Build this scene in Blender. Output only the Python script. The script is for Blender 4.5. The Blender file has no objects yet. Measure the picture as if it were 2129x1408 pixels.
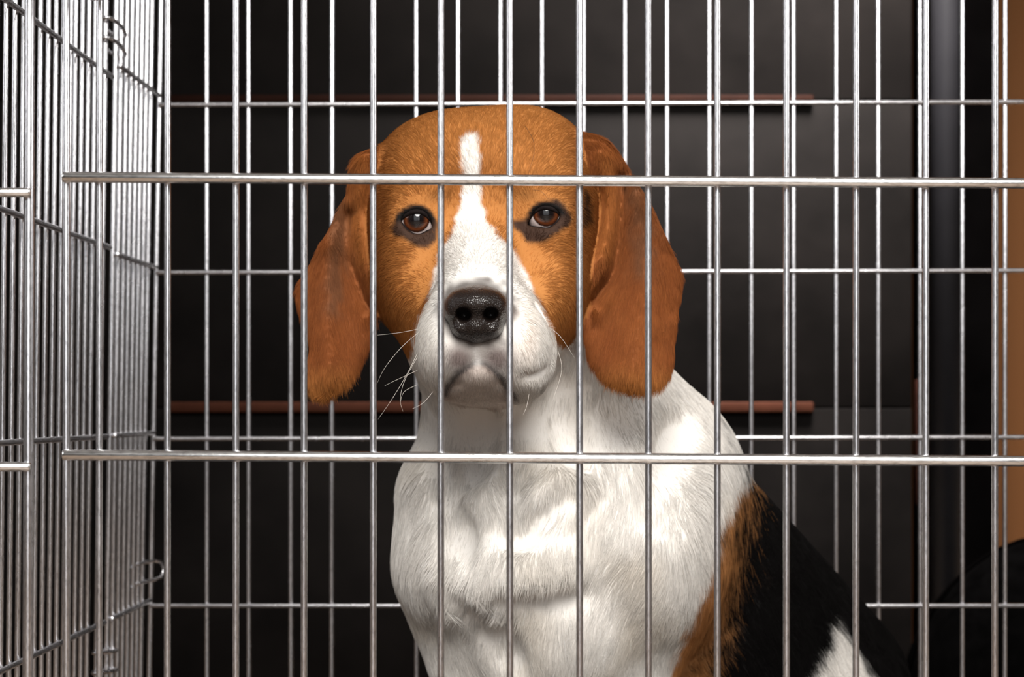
import bpy, bmesh, math, random
import numpy as np
from mathutils import Vector, Matrix

# ------------------------------------------------------------------ camera, world, lights
scene = bpy.context.scene
COL = scene.collection
H = 0.34                      # height of the lens above the floor
FPX, CX, HY = 4767.0, 1064.5, 851.0

cam_d = bpy.data.cameras.new('camera')
cam = bpy.data.objects.new('camera', cam_d); COL.objects.link(cam)
cam.location = (0, 0, H); cam.rotation_euler = (math.pi / 2, 0, 0)
cam_d.sensor_fit = 'HORIZONTAL'; cam_d.sensor_width = 36.0
cam_d.lens = 36.0 * FPX / 2129.0
cam_d.shift_x = 0.0
cam_d.shift_y = (HY - 704.0) / 2129.0
cam_d.clip_start = 0.05; cam_d.clip_end = 30
cam_d.dof.use_dof = True; cam_d.dof.focus_distance = 1.13; cam_d.dof.aperture_fstop = 17.0
scene.camera = cam

world = bpy.data.worlds.new('world'); scene.world = world
world.use_nodes = True
world.node_tree.nodes['Background'].inputs[0].default_value = (1.0, 0.97, 0.93, 1)
world.node_tree.nodes['Background'].inputs[1].default_value = 0.02

def area(name, loc, target, size, power, color=(1, 1, 1), shape='DISK', size_y=None):
    d = bpy.data.lights.new(name, 'AREA'); d.shape = shape; d.size = size
    if size_y: d.size_y = size_y
    d.energy = power; d.color = color
    o = bpy.data.objects.new(name, d); COL.objects.link(o)
    o.location = loc
    o.rotation_euler = (Vector(target) - Vector(loc)).to_track_quat('-Z', 'Y').to_euler()
    return o
area('key_octabox', (0.12, -0.62, 1.55), (0.0, 1.2, 0.42), 1.1, 71, (1.0, 0.962, 0.91))
area('fill_softbox', (0.0, -1.7, 1.08), (0.0, 1.2, 0.75), 1.7, 14, (0.97, 0.98, 1.0), 'RECTANGLE', 1.9)
area('added_rim_light_right', (1.75, 0.55, 1.35), (0.05, 1.3, 0.40), 0.7, 12, (1.0, 0.98, 0.96), 'RECTANGLE', 1.3)  # added light for highlights on the side wires, no known lamp
area('added_rim_light_left', (-1.75, 0.2, 1.35), (0.0, 1.3, 0.40), 0.7, 6, (0.97, 0.98, 1.0), 'RECTANGLE', 1.3)  # its weaker left counterpart, likewise added for the wire highlights

bg = area('added_cabinet_light', (0.28, 1.76, 1.16), (0.27, 2.05, 0.78), 0.30, 20, (1.0, 0.97, 0.95))  # added light that brightens the top of the cabinet, no known source
bg.data.spread = math.radians(80)

scene.view_settings.view_transform = 'Standard'
scene.view_settings.look = 'None'
scene.view_settings.exposure = 0.35
scene.view_settings.gamma = 1.0
scene.view_settings.use_curve_mapping = False
scene.cycles.max_bounces = 6
scene.cycles.diffuse_bounces = 3
scene.cycles.glossy_bounces = 4
scene.cycles.transmission_bounces = 3
scene.cycles.transparent_max_bounces = 4
scene.cycles.caustics_reflective = False
scene.cycles.caustics_refractive = False
scene.cycles.sample_clamp_indirect = 4.0
try:
    scene.cycles_curves.shape = 'RIBBONS'
    scene.cycles_curves.subdivisions = 2
except Exception:
    pass

# ------------------------------------------------------------------ helpers
def W(px, py, Y):
    return np.array([(px - CX) * Y / FPX, Y, H - (py - HY) * Y / FPX])
def R(r, Y):
    return r * Y / FPX

def mat(name):
    m = bpy.data.materials.new(name); m.use_nodes = True
    return m, m.node_tree, m.node_tree.nodes['Principled BSDF']
def link(nt, a, b): nt.links.new(a, b)
def node(nt, kind, **kw):
    n = nt.nodes.new(kind)
    for k, v in kw.items(): setattr(n, k, v)
    return n
def ramp(nt, stops, fac=None, interp='LINEAR'):
    r = nt.nodes.new('ShaderNodeValToRGB'); r.color_ramp.interpolation = interp
    e = r.color_ramp.elements
    while len(e) < len(stops): e.new(0.5)
    for i, (p, c) in enumerate(stops):
        e[i].position = p; e[i].color = (c[0], c[1], c[2], 1)
    if fac is not None: link(nt, fac, r.inputs[0])
    return r
def noise(nt, scale, detail=3, rough=0.5, coord='Object', stretch=None):
    tc = nt.nodes.new('ShaderNodeTexCoord')
    n = nt.nodes.new('ShaderNodeTexNoise'); n.inputs['Scale'].default_value = scale
    n.inputs['Detail'].default_value = detail; n.inputs['Roughness'].default_value = rough
    if stretch:
        mp = nt.nodes.new('ShaderNodeMapping'); mp.inputs['Scale'].default_value = stretch
        link(nt, tc.outputs[coord], mp.inputs[0]); link(nt, mp.outputs[0], n.inputs['Vector'])
    else:
        link(nt, tc.outputs[coord], n.inputs['Vector'])
    return n
def bump(nt, height, bsdf, strength, dist):
    b = nt.nodes.new('ShaderNodeBump'); b.inputs['Strength'].default_value = strength
    b.inputs['Distance'].default_value = dist
    link(nt, height, b.inputs['Height']); link(nt, b.outputs[0], bsdf.inputs['Normal'])

def plain(name, c, rough=0.6, metal=0.0, nscale=None, namp=0.25, bscale=None, bstr=0.2, bdist=0.001, spec=0.5):
    m, nt, b = mat(name)
    b.inputs['Roughness'].default_value = rough; b.inputs['Metallic'].default_value = metal
    b.inputs['Specular IOR Level'].default_value = spec
    if nscale:
        n = noise(nt, nscale, 4, 0.6)
        r = ramp(nt, [(0.3, [x * (1 - namp) for x in c]), (0.7, [min(1, x * (1 + namp)) for x in c])], n.outputs[0])
        link(nt, r.outputs[0], b.inputs['Base Color'])
    else:
        b.inputs['Base Color'].default_value = (*c, 1)
    if bscale:
        n2 = noise(nt, bscale, 4, 0.6)
        bump(nt, n2.outputs[0], b, bstr, bdist)
    return m

# galvanised, slightly streaky zinc wire
def wire_mat(name, base, rough):
    m, nt, b = mat(name)
    b.inputs['Metallic'].default_value = 1.0
    tc = node(nt, 'ShaderNodeTexCoord'); oi = node(nt, 'ShaderNodeObjectInfo')
    ad = node(nt, 'ShaderNodeVectorMath', operation='MULTIPLY_ADD')
    cx = node(nt, 'ShaderNodeCombineXYZ')
    for k in range(3): link(nt, oi.outputs['Random'], cx.inputs[k])
    ad.inputs[1].default_value = (7.0, 5.0, 3.0); link(nt, cx.outputs[0], ad.inputs[0]); link(nt, tc.outputs['Object'], ad.inputs[2])
    def nz(scale, stretch, detail):
        mp = node(nt, 'ShaderNodeMapping'); mp.inputs['Scale'].default_value = stretch; link(nt, ad.outputs[0], mp.inputs[0])
        n = node(nt, 'ShaderNodeTexNoise'); n.inputs['Scale'].default_value = scale; n.inputs['Detail'].default_value = detail
        n.inputs['Roughness'].default_value = 0.6; link(nt, mp.outputs[0], n.inputs['Vector']); return n
    n = nz(1100, (1, 1, 0.25), 3)
    r = ramp(nt, [(0.30, [x * 0.62 for x in base]), (0.50, base), (0.75, [min(1, x * 1.15) for x in base])], n.outputs[0])
    link(nt, r.outputs[0], b.inputs['Base Color'])
    n2 = nz(60, (1, 1, 0.4), 3)
    mr = node(nt, 'ShaderNodeMapRange'); mr.inputs['To Min'].default_value = rough * 0.7; mr.inputs['To Max'].default_value = rough * 1.5
    link(nt, n2.outputs[0], mr.inputs[0]); link(nt, mr.outputs[0], b.inputs['Roughness'])
    bump(nt, n.outputs[0], b, 0.22, 0.0002)
    return m
M_WIRE = wire_mat('zinc_wire', (0.68, 0.675, 0.70), 0.24)
M_ROD = wire_mat('bright_rod', (0.93, 0.92, 0.91), 0.16)

def mesh_from(name, verts, faces, material, parent=None, loc=None, smooth=True):
    me = bpy.data.meshes.new(name)
    me.from_pydata([tuple(v) for v in verts], [], [tuple(f) for f in faces])
    if smooth: me.polygons.foreach_set('use_smooth', [True] * len(me.polygons))
    if material: me.materials.append(material)
    return link_obj(name, me, parent, loc)
def link_obj(name, me, parent=None, loc=None):
    o = bpy.data.objects.new(name, me); COL.objects.link(o)
    if parent: o.parent = parent
    if loc is not None: o.location = loc
    return o
def empty(name, loc, label, cat, group=None):
    o = bpy.data.objects.new(name, None); COL.objects.link(o); o.location = loc
    o.empty_display_size = 0.05
    o['label'] = label; o['category'] = cat
    if group: o['group'] = group
    return o

def tube_geo(path, rads, n=12, cap=True):
    """rounded tube along a list of points; returns verts, faces"""
    P = [np.array(p, float) for p in path]; k = len(P)
    if np.isscalar(rads): rads = [rads] * k
    V, Fc = [], []
    T = []
    for i in range(k):
        a = P[max(i - 1, 0)]; b = P[min(i + 1, k - 1)]
        t = b - a; T.append(t / (np.linalg.norm(t) + 1e-12))
    ref = np.array([0, 0, 1.0]) if abs(T[0][2]) < 0.9 else np.array([1.0, 0, 0])
    u = np.cross(T[0], ref); u /= np.linalg.norm(u)
    for i in range(k):
        u = u - T[i] * np.dot(u, T[i]); u /= np.linalg.norm(u)
        v = np.cross(T[i], u)
        for j in range(n):
            a = 2 * math.pi * j / n
            V.append(P[i] + rads[i] * (math.cos(a) * u + math.sin(a) * v))
    for i in range(k - 1):
        for j in range(n):
            a = i * n + j; b = i * n + (j + 1) % n
            Fc.append((a, b, b + n, a + n))
    if cap:
        Fc.append(tuple(reversed(range(n)))); Fc.append(tuple(range((k - 1) * n, k * n)))
    return V, Fc
def rod_path(p0, p1, r):
    """straight rod with softly rounded ends"""
    p0 = np.array(p0, float); p1 = np.array(p1, float); d = (p1 - p0); L = np.linalg.norm(d); d /= L
    e = min(r * 0.5, L * 0.2)
    return [p0, p0 + d * e * 0.3, p0 + d * e, p1 - d * e, p1 - d * e * 0.3, p1], [r * 0.72, r * 0.93, r, r, r * 0.93, r * 0.72]
def join_geo(list_of):
    V, Fc = [], []
    for v, f in list_of:
        o = len(V); V += list(v); Fc += [tuple(i + o for i in q) for q in f]
    return V, Fc
def rods(specs, n=14):
    out = []
    for p0, p1, r in specs:
        pa, ra = rod_path(p0, p1, r); out.append(tube_geo(pa, ra, n))
    return join_geo(out)

def box_geo(x0, x1, y0, y1, z0, z1, bev=0.0):
    bm = bmesh.new()
    bmesh.ops.create_cube(bm, size=1.0)
    for v in bm.verts:
        v.co = Vector(((x0 + x1) / 2 + v.co.x * (x1 - x0), (y0 + y1) / 2 + v.co.y * (y1 - y0), (z0 + z1) / 2 + v.co.z * (z1 - z0)))
    if bev > 0:
        bmesh.ops.bevel(bm, geom=bm.edges[:], offset=bev, segments=2, affect='EDGES', profile=0.5)
    bm.verts.ensure_lookup_table()
    V = [tuple(v.co) for v in bm.verts]; Fc = [tuple(v.index for v in f.verts) for f in bm.faces]
    bm.free(); return V, Fc
def rel(V, base):
    b = np.array(base, float); return [np.array(v) - b for v in V]

# ------------------------------------------------------------------ the room
def structure(name, geo, m):
    o = mesh_from(name, geo[0], geo[1], m, smooth=False); o['kind'] = 'structure'; return o
def floor_mat():
    m, nt, b = mat('warm_wood_floor')
    n = noise(nt, 6, 5, 0.6, 'Object', (0.35, 6, 1))
    r = ramp(nt, [(0.3, (0.12, 0.085, 0.06)), (0.7, (0.19, 0.135, 0.095))], n.outputs[0])
    link(nt, r.outputs[0], b.inputs['Base Color']); b.inputs['Roughness'].default_value = 0.42
    return m
RX, RY0, RY1, RZ = 2.3, -2.6, 2.75, 2.7
structure('floor', box_geo(-RX, RX, RY0, RY1, -0.1, 0.0), floor_mat())
structure('ceiling', box_geo(-RX, RX, RY0, RY1, RZ, RZ + 0.1), plain('grey_ceiling', (0.35, 0.345, 0.34), 0.9, nscale=3, namp=0.03))
M_WALL = plain('grey_plaster', (0.16, 0.155, 0.15), 0.9, nscale=4, namp=0.05)
structure('wall_left', box_geo(-RX - 0.1, -RX, RY0, RY1, 0, RZ), M_WALL)
structure('wall_right', box_geo(RX, RX + 0.1, RY0, RY1, 0, RZ), M_WALL)
structure('wall_front', box_geo(-RX, RX, RY0 - 0.1, RY0, 0, RZ), M_WALL)
structure('wall_back', box_geo(-RX, RX, RY1, RY1 + 0.1, 0, RZ), plain('brown_wall', (0.085, 0.034, 0.011), 0.85, nscale=2, namp=0.06, spec=0.1))

# ------------------------------------------------------------------ background furniture
YC = 2.05
def Xc(px, Y=YC): return (px - CX) * Y / FPX
def Zc(py, Y=YC): return H - (py - HY) * Y / FPX
M_BLACK = plain('black_leatherette', (0.0026, 0.0021, 0.0019), 0.65, nscale=9, namp=0.45, bscale=40, bstr=0.2, bdist=0.002, spec=0.02)
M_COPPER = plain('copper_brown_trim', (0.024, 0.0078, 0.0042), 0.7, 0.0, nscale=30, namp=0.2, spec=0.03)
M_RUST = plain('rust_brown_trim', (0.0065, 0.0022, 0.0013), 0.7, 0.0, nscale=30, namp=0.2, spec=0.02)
M_DARK = plain('dull_black', (0.0007, 0.0006, 0.0006), 0.9, nscale=20, namp=0.3, spec=0.0)
x_l, x_r = -0.98, Xc(1905)
base = (-0.3, YC + 0.22, 0.0)
cab = empty('cabinet', base, 'wide black leather-look cabinet with copper strips standing behind the crate', 'cabinet')
v, f = box_geo(x_l, x_r, YC + 0.022, YC + 0.45, 0.0, 1.25, 0.004); mesh_from('carcass', rel(v, base), f, M_DARK, cab)
zs_ = [1.25, Zc(208), Zc(848), 0.03]
for i in range(3):
    v, f = box_geo(x_l + 0.004, x_r - 0.004, YC, YC + 0.021, zs_[i + 1] + 0.0004, zs_[i] - 0.0004, 0.001)
    mesh_from('drawer_front', rel(v, base), f, M_BLACK, cab)
for py, hgt in ((208, 0.0038), (847, 0.0048)):
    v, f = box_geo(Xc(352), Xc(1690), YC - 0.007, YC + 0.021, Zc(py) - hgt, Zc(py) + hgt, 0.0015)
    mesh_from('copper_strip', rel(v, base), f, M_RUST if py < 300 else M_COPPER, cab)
v, f = box_geo(Xc(1901), Xc(1909), YC - 0.012, YC + 0.0, Zc(1050), Zc(790), 0.0015)
mesh_from('edge_handle', rel(v, base), f, plain('dark_copper', (0.012, 0.004, 0.0025), 0.7, 0.0, nscale=30, spec=0.02), cab)

px_, py_ = (1967 - CX) * 2.0 / FPX, 2.0
st = empty('stand_pole', (px_, py_, 0), 'dark grey round upright pole between the black cabinet and the brown wall', 'pole')
v, f = tube_geo([(0, 0, 0.012), (0, 0, 0.8), (0, 0, 1.5)], 0.0135, 24)
mesh_from('pole', v, f, plain('satin_charcoal', (0.007, 0.0066, 0.0075), 0.45, 0.0, nscale=60, namp=0.1, spec=0.12), st)
v, f = tube_geo([(0, 0, 0), (0, 0, 0.006), (0, 0, 0.012), (0, 0, 0.014)], [0.06, 0.06, 0.05, 0.02], 28)
mesh_from('base_plate', v, f, M_DARK, st)
bx = ((1900 - CX) * 2.3 / FPX, (2066 - CX) * 2.3 / FPX)
bd = empty('board', (sum(bx) / 2, 2.3, 0), 'tall matt black board standing right behind the grey pole', 'board')
v, f = box_geo(bx[0], bx[1], 2.29, 2.31, 0.02, 1.4, 0.003); mesh_from('sheet', rel(v, bd.location), f, M_DARK, bd)
v, f = box_geo(bx[0] + 0.01, bx[1] - 0.01, 2.26, 2.34, 0.0, 0.02, 0.003); mesh_from('foot', rel(v, bd.location), f, M_DARK, bd)

# black rounded floor cushion at the lower right
Yb = 1.86
cb = ((2200 - CX) * Yb / FPX, Yb, 0)
cu = empty('floor_cushion', cb, 'black rounded floor cushion at the lower right behind the crate', 'cushion')
bm = bmesh.new(); bmesh.ops.create_uvsphere(bm, u_segments=40, v_segments=28, radius=1.0)
zc_, rz_, rx_ = H - (1480 - HY) * Yb / FPX, R(365, Yb), R(320, Yb)
for q in bm.verts:
    x, y, z = q.co
    zz = zc_ + z * rz_
    if zz < 0.045: zz = 0.045 * math.exp((zz - 0.045) / 0.045) if zz < 0 else zz
    w = 1 + 0.02 * math.sin(9 * math.atan2(y, x)) * (1 - z * z)
    q.co = (x * rx_ * w, y * 0.10 * w, max(zz, 0.0))
V = [tuple(q.co) for q in bm.verts]; Fc = [tuple(q.index for q in p.verts) for p in bm.faces]; bm.free()
mesh_from('cover', V, Fc, plain('black_cloth', (0.0012, 0.0011, 0.0011), 0.95, nscale=80, namp=0.4, spec=0.0), cu)
pth = [(rx_ * 1.005 * math.cos(a), -0.004 , max(zc_ + rz_ * 1.005 * math.sin(a), 0.002)) for a in np.linspace(0, 2 * math.pi, 49)]
v, f = tube_geo(pth, 0.002, 8); mesh_from('piping', v, f, M_DARK, cu)

# ------------------------------------------------------------------ wire crate
CB = (0.12, 1.3, 0.0)
crate = empty('wire_crate', CB, 'open-topped silver wire dog crate with the beagle sitting inside', 'crate')
ZB, ZT = 0.034, 0.665
XR = 0.50
def part(name, specs, m, parent, n=14, label=None):
    v, f = rods(specs, n); o = mesh_from(name, rel(v, CB), f, m, parent)
    if label: o['label'] = label
    return o
_wire_cache = {}
def wire(name, p0, p1, r, m, parent, n=12):
    """one wire; equal lengths and gauges share one mesh"""
    p0 = np.array(p0, float); p1 = np.array(p1, float); d = p1 - p0; L = float(np.linalg.norm(d))
    key = (round(L, 4), r, m.name, n)
    if key not in _wire_cache:
        pa, ra = rod_path((0, 0, 0), (0, 0, L), r); v, f = tube_geo(pa, ra, n)
        me = bpy.data.meshes.new(name); me.from_pydata([tuple(q) for q in v], [], f)
        me.polygons.foreach_set('use_smooth', [True] * len(me.polygons)); me.materials.append(m)
        _wire_cache[key] = me
    o = link_obj(name, _wire_cache[key], parent, tuple(p0 - np.array(CB)))
    o.rotation_euler = Vector(d).to_track_quat('Z', 'Y').to_euler()
    return o
def Xf(px, Y=1.0): return (px - CX) * Y / FPX
def Zf(py, Y=1.0): return H - (py - HY) * Y / FPX

# front door panel: its left upright, top and bottom rails, then every wire
SL = -0.0064
xl = Xf(135)
door = part('door_panel', [((xl + 0.0003, 1.0022, ZB), (xl, 1.0022, ZT), 0.00165),
                           ((xl, 1.0, ZT), (XR, 1.0, ZT), 0.0024), ((xl, 1.0, ZB), (XR, 1.0, ZB), 0.0024)], M_WIRE, crate)
fx = [203, 345.5, 488, 630.5, 775, 916, 1060, 1205.5, 1349, 1493, 1637, 1782, 1928, 2072]
fx += [2072 + 144 * i for i in range(1, 9)]
rr = random.Random(4)
for x in fx:
    X = Xf(x); j = rr.uniform(-0.0002, 0.0002)
    wire('vertical_wire', (X + j, 1.0035, ZB), (X - j, 1.0035, ZT), 0.00148, M_WIRE, door)
for py in (-200, 374.5, 952, 1525):
    z = Zf(py)
    wire('horizontal_rod', (xl - 0.0011, 0.9995, z + SL * (xl - 0.0)), (XR, 0.9995, z + SL * XR), 0.00238, M_ROD, door, 20)
# fixed front post left of the door with its rod stubs
post = part('front_post', [((Xf(55.5), 1.0, ZB), (Xf(63.5), 1.0, ZT), 0.0023)], M_WIRE, crate, 18)
for py in (-175, 402, 970, 1545):
    wire('horizontal_rod', (-0.285, 0.9960, Zf(py)), (Xf(68), 0.9960, Zf(py)), 0.0021, M_ROD, post, 20)
# latch barrel whose round end shows at the top edge
lx = Xf(203)
v, f = tube_geo([(lx, 0.994, Zf(4.5)), (lx, 0.994, Zf(3)), (lx, 0.994, Zf(-3)), (lx, 0.994, Zf(-40)), (lx, 0.994, Zf(-120)), (lx, 0.994, Zf(-124))],
                [0.0030, 0.0040, 0.0050, 0.0052, 0.0052, 0.003], 24)
mesh_from('latch_barrel', rel(v, CB), f, M_ROD, door)

# back panel
YB = 1.652
def leanx(Y): return 0.010 + 0.019 * (Y - 1.25)
def Xs(Y, z): return -0.2681 + (Y - 1.211) * 0.024 + leanx(Y) * (z - H - 0.11)
bp0 = Xf(327, YB); 
def Xpost(z): return bp0 + 0.0175 * (z - H - 0.138)
back = part('back_panel', [((Xpost(ZB), YB, ZB), (Xpost(ZT), YB, ZT), 0.0018),
                           ((Xpost(ZT), YB, ZT), (XR + 0.03, YB, ZT), 0.0018), ((Xpost(ZB), YB, ZB), (XR + 0.03, YB, ZB), 0.0018)], M_WIRE, crate)
bxs = [430, 517, 604.5, 690, 777, 866, 952, 1040, 1126.5, 1213, 1300, 1387, 1474.5, 1562, 1650, 1738, 1826, 1913, 2000.5, 2089] + [2089 + 87.5 * i for i in range(1, 5)]
for x in bxs:
    X = Xf(x, YB); j = rr.uniform(-0.0003, 0.0003)
    wire('vertical_wire', (X + j, YB, ZB), (X - j, YB, ZT), 0.00165, M_WIRE, back)
for ya, yb in ((219, 213), (567, 563), (912, 909), (1258.5, 1258.5)):
    za, zb = Zf(ya, YB), Zf(yb, YB); xa, xb = Xf(350, YB), Xf(2129, YB)
    s = (zb - za) / (xb - xa)
    wire('horizontal_rod', (Xpost(za), YB - 0.0032, za + s * (Xpost(za) - xa)), (XR + 0.03, YB - 0.0032, zb + s * (XR + 0.03 - xb)), 0.00165, M_WIRE, back)

# left side wall: a near section and a far section hinged together
def side_section(Ya, Yb, wires, rows, name, edges):
    sp = [((Xs(Y, ZB), Y, ZB), (Xs(Y, ZT), Y, ZT), 0.0019) for Y in edges]
    sp += [((Xs(Ya, z), Ya, z), (Xs(Yb, z), Yb, z), 0.0018) for z in (ZB, ZT)]
    o = part(name, sp, M_WIRE, crate)
    for Y in wires:
        wire('vertical_wire', (Xs(Y, ZB), Y, ZB), (Xs(Y, ZT), Y, ZT), 0.00165, M_WIRE, o)
    for z in rows:
        z = H + z
        wire('horizontal_rod', (Xs(Ya, z) + 0.0033, Ya, z), (Xs(Yb, z) + 0.0033, Yb, z), 0.0017, M_WIRE, o)
    return o
near = side_section(1.02, 1.475, [1.211 + 0.01945 * i - (0.0007 * i if i > 8 else 0) for i in range(-9, 13)], [0.2137, 0.104, -0.0176, -0.137], 'side_panel', [1.467])
far = side_section(1.497, 1.641, [1.5365 + 0.0178 * i for i in range(6)], [0.2245, 0.1012, -0.0172, -0.137], 'side_panel', [1.500, 1.5175])

def ring_path(c, ax, bx_, n=20, a0=0, a1=2 * math.pi):
    c = np.array(c); return [c + np.array(ax) * math.cos(a) + np.array(bx_) * math.sin(a) for a in np.linspace(a0, a1, n)]
for py in (55, 96, 1357, 1398):
    Yh = 1.483; z = Zf(py, Yh)
    cx_ = Xs(Yh, z)
    pth = ring_path((cx_ + 0.001, Yh + 0.006, z), (0.0055, 0, 0), (0, 0.029, -0.002), 25, 0, 2 * math.pi)
    v, f = tube_geo(pth, 0.0014, 10); mesh_from('hinge_ring', rel(v, CB), f, M_WIRE, crate)
# small double hook near the back left corner
c = np.array([Xf(318, 1.63), 1.63, Zf(1186, 1.63)])
hook = [c + np.array([-0.012, -0.05, 0.004]), c + np.array([-0.006, -0.02, 0.0062]), c + np.array([0.001, 0.0, 0.0068]), c + np.array([0.0045, 0.008, 0.0055]),
        c + np.array([0.0062, 0.011, 0.0]), c + np.array([0.0045, 0.008, -0.0055]), c + np.array([0.001, 0.0, -0.0066]), c + np.array([-0.006, -0.02, -0.0075]), c + np.array([-0.012, -0.05, -0.0095])]
v, f = tube_geo(hook, 0.0012, 10); mesh_from('hook_clip', rel(v, CB), f, M_WIRE, crate)

# pan under the dog
pv, pf = box_geo(-0.262, XR, 1.012, 1.645, 0.004, 0.030, 0.003)
pan = mesh_from('floor_pan', rel(pv, CB), pf, plain('black_plastic_pan', (0.02, 0.02, 0.021), 0.5, nscale=40), crate)
for X in (-0.24, XR - 0.02):
    for Y in (1.03, 1.62):
        v, f = box_geo(X, X + 0.02, Y - 0.01, Y + 0.01, 0.0, 0.005, 0.001); mesh_from('pan_foot', rel(v, CB), f, M_DARK, pan)
Z0 = 0.030          # where the dog sits

# ------------------------------------------------------------------ the dog: signed field, surface nets
def spaced(segs):
    out = [segs[0][0]]
    for a, b, h in segs:
        n = max(1, int(round((b - a) / h))); out += list(np.linspace(a, b, n + 1)[1:])
    return np.array(out, dtype=np.float64)
gx = spaced([(-0.140, 0.112, 0.0016), (0.112, 0.335, 0.0032)])
gy = spaced([(1.085, 1.300, 0.0016), (1.300, 1.70, 0.0036)])
gz = spaced([(Z0 - 0.006, H - 0.160, 0.0040), (H - 0.160, H - 0.012, 0.0024), (H - 0.012, H + 0.178, 0.0016)])
SH = (len(gx), len(gy), len(gz))
def smin(a, b, k):
    h = np.maximum(k - np.abs(a - b), 0.0) / k
    return np.minimum(a, b) - h * h * k * 0.25
def smax(a, b, k): return -smin(-a, -b, k)
class Field:
    def __init__(s, g, init=0.5):
        s.g = g; s.F = np.full([len(q) for q in g], init, np.float32)
    def win(s, lo, hi):
        sl = []
        for q, a, b in zip(s.g, lo, hi):
            i = max(0, int(np.searchsorted(q, a)) - 1); j = min(len(q), int(np.searchsorted(q, b)) + 1)
            sl.append(slice(i, max(j, i + 1)))
        X = s.g[0][sl[0]][:, None, None]; Y = s.g[1][sl[1]][None, :, None]; Z = s.g[2][sl[2]][None, None, :]
        return tuple(sl), X, Y, Z
    def put(s, sl, d, k, sub=False):
        if sub: s.F[sl] = smax(s.F[sl], -d, k)
        else: s.F[sl] = smin(s.F[sl], d, k)
    def ell(s, px, py, Y, rx, ry, rd, k=0.012, sub=False, rot=0.0):
        c = W(px, py, Y); r = np.array([R(rx, Y), rd, R(ry, Y)]); m = k + 0.006
        rm = max(r[0], r[2]) if rot else None
        ext = np.array([rm or r[0], r[1], rm or r[2]])
        sl, X, Yg, Z = s.win(c - ext - m, c + ext + m)
        x, y, z = X - c[0], Yg - c[1], Z - c[2]
        if rot:
            a = math.radians(rot); ca, sa = math.cos(a), math.sin(a)
            x, z = x * ca + z * sa, -x * sa + z * ca
        k0 = np.sqrt((x / r[0]) ** 2 + (y / r[1]) ** 2 + (z / r[2]) ** 2) + 1e-9
        k1 = np.sqrt((x / r[0] ** 2) ** 2 + (y / r[1] ** 2) ** 2 + (z / r[2] ** 2) ** 2) + 1e-9
        s.put(sl, (k0 * (k0 - 1) / k1).astype(np.float32), k, sub)
    def cone(s, A, B, ra, rb, k=0.012, sub=False, metric=False):
        a = W(*A); b = W(*B)
        if not metric: ra, rb = R(ra, A[2]), R(rb, B[2])
        m = k + 0.006; rm = max(ra, rb)
        sl, X, Y, Z = s.win(np.minimum(a, b) - rm - m, np.maximum(a, b) + rm + m)
        d = b - a; L2 = float(d @ d)
        t = np.clip(((X - a[0]) * d[0] + (Y - a[1]) * d[1] + (Z - a[2]) * d[2]) / L2, 0, 1)
        q = np.sqrt((X - a[0] - t * d[0]) ** 2 + (Y - a[1] - t * d[1]) ** 2 + (Z - a[2] - t * d[2]) ** 2)
        s.put(sl, (q - (ra + t * (rb - ra))).astype(np.float32), k, sub)
def _cut_front(s, poly, yref, ymax, k):
    Pm = np.array([[(p[0] - CX) * yref / FPX, H - (p[1] - HY) * yref / FPX] for p in poly])
    lo, hi = Pm.min(0), Pm.max(0)
    sl, X, Y, Z = s.win(np.array([lo[0] - 0.01, 1.0, lo[1] - 0.01]), np.array([hi[0] + 0.01, ymax + 0.01, hi[1] + 0.01]))
    shp = (X.shape[0], Z.shape[2])
    d2 = poly_sdf(np.broadcast_to(X[:, :, 0], shp).copy(), np.broadcast_to(Z[0, :, :], shp).copy(), Pm)
    s.put(sl, np.maximum(d2[:, None, :], Y - ymax).astype(np.float32), k, True)
Field.cut_front = _cut_front
def spline(P, n=8, closed=True):
    P = np.array(P, float); m = len(P); out = []
    rng = range(m) if closed else range(m - 1)
    for i in rng:
        if closed: p0, p1, p2, p3 = P[i - 1], P[i], P[(i + 1) % m], P[(i + 2) % m]
        else: p0, p1, p2, p3 = P[max(i - 1, 0)], P[i], P[i + 1], P[min(i + 2, m - 1)]
        for t in np.arange(n) / n:
            out.append(0.5 * (2 * p1 + (p2 - p0) * t + (2 * p0 - 5 * p1 + 4 * p2 - p3) * t * t + (3 * p1 - p0 - 3 * p2 + p3) * t ** 3))
    if not closed: out.append(P[-1])
    return np.array(out)
def poly_sdf(x, y, P):
    """signed distance (negative inside) of points to a polygon, same units"""
    d = np.full(x.shape, 1e18); ins = np.zeros(x.shape, bool)
    n = len(P)
    for i in range(n):
        ax, ay = P[i]; bx, by = P[(i + 1) % n]
        ex, ey = bx - ax, by - ay; l2 = ex * ex + ey * ey + 1e-12
        t = np.clip(((x - ax) * ex + (y - ay) * ey) / l2, 0, 1)
        d = np.minimum(d, (x - ax - t * ex) ** 2 + (y - ay - t * ey) ** 2)
        c = ((ay > y) != (by > y))
        ins ^= c & (x < ex * (y - ay) / (ey + (1e-12 if ey == 0 else 0)) + ax)
    d = np.sqrt(d); return np.where(ins, -d, d)
def line_dist(x, y, P):
    d = np.full(x.shape, 1e18)
    for i in range(len(P) - 1):
        ax, ay = P[i]; bx, by = P[i + 1]; ex, ey = bx - ax, by - ay
        t = np.clip(((x - ax) * ex + (y - ay) * ey) / (ex * ex + ey * ey + 1e-12), 0, 1)
        d = np.minimum(d, (x - ax - t * ex) ** 2 + (y - ay - t * ey) ** 2)
    return np.sqrt(d)

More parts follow.
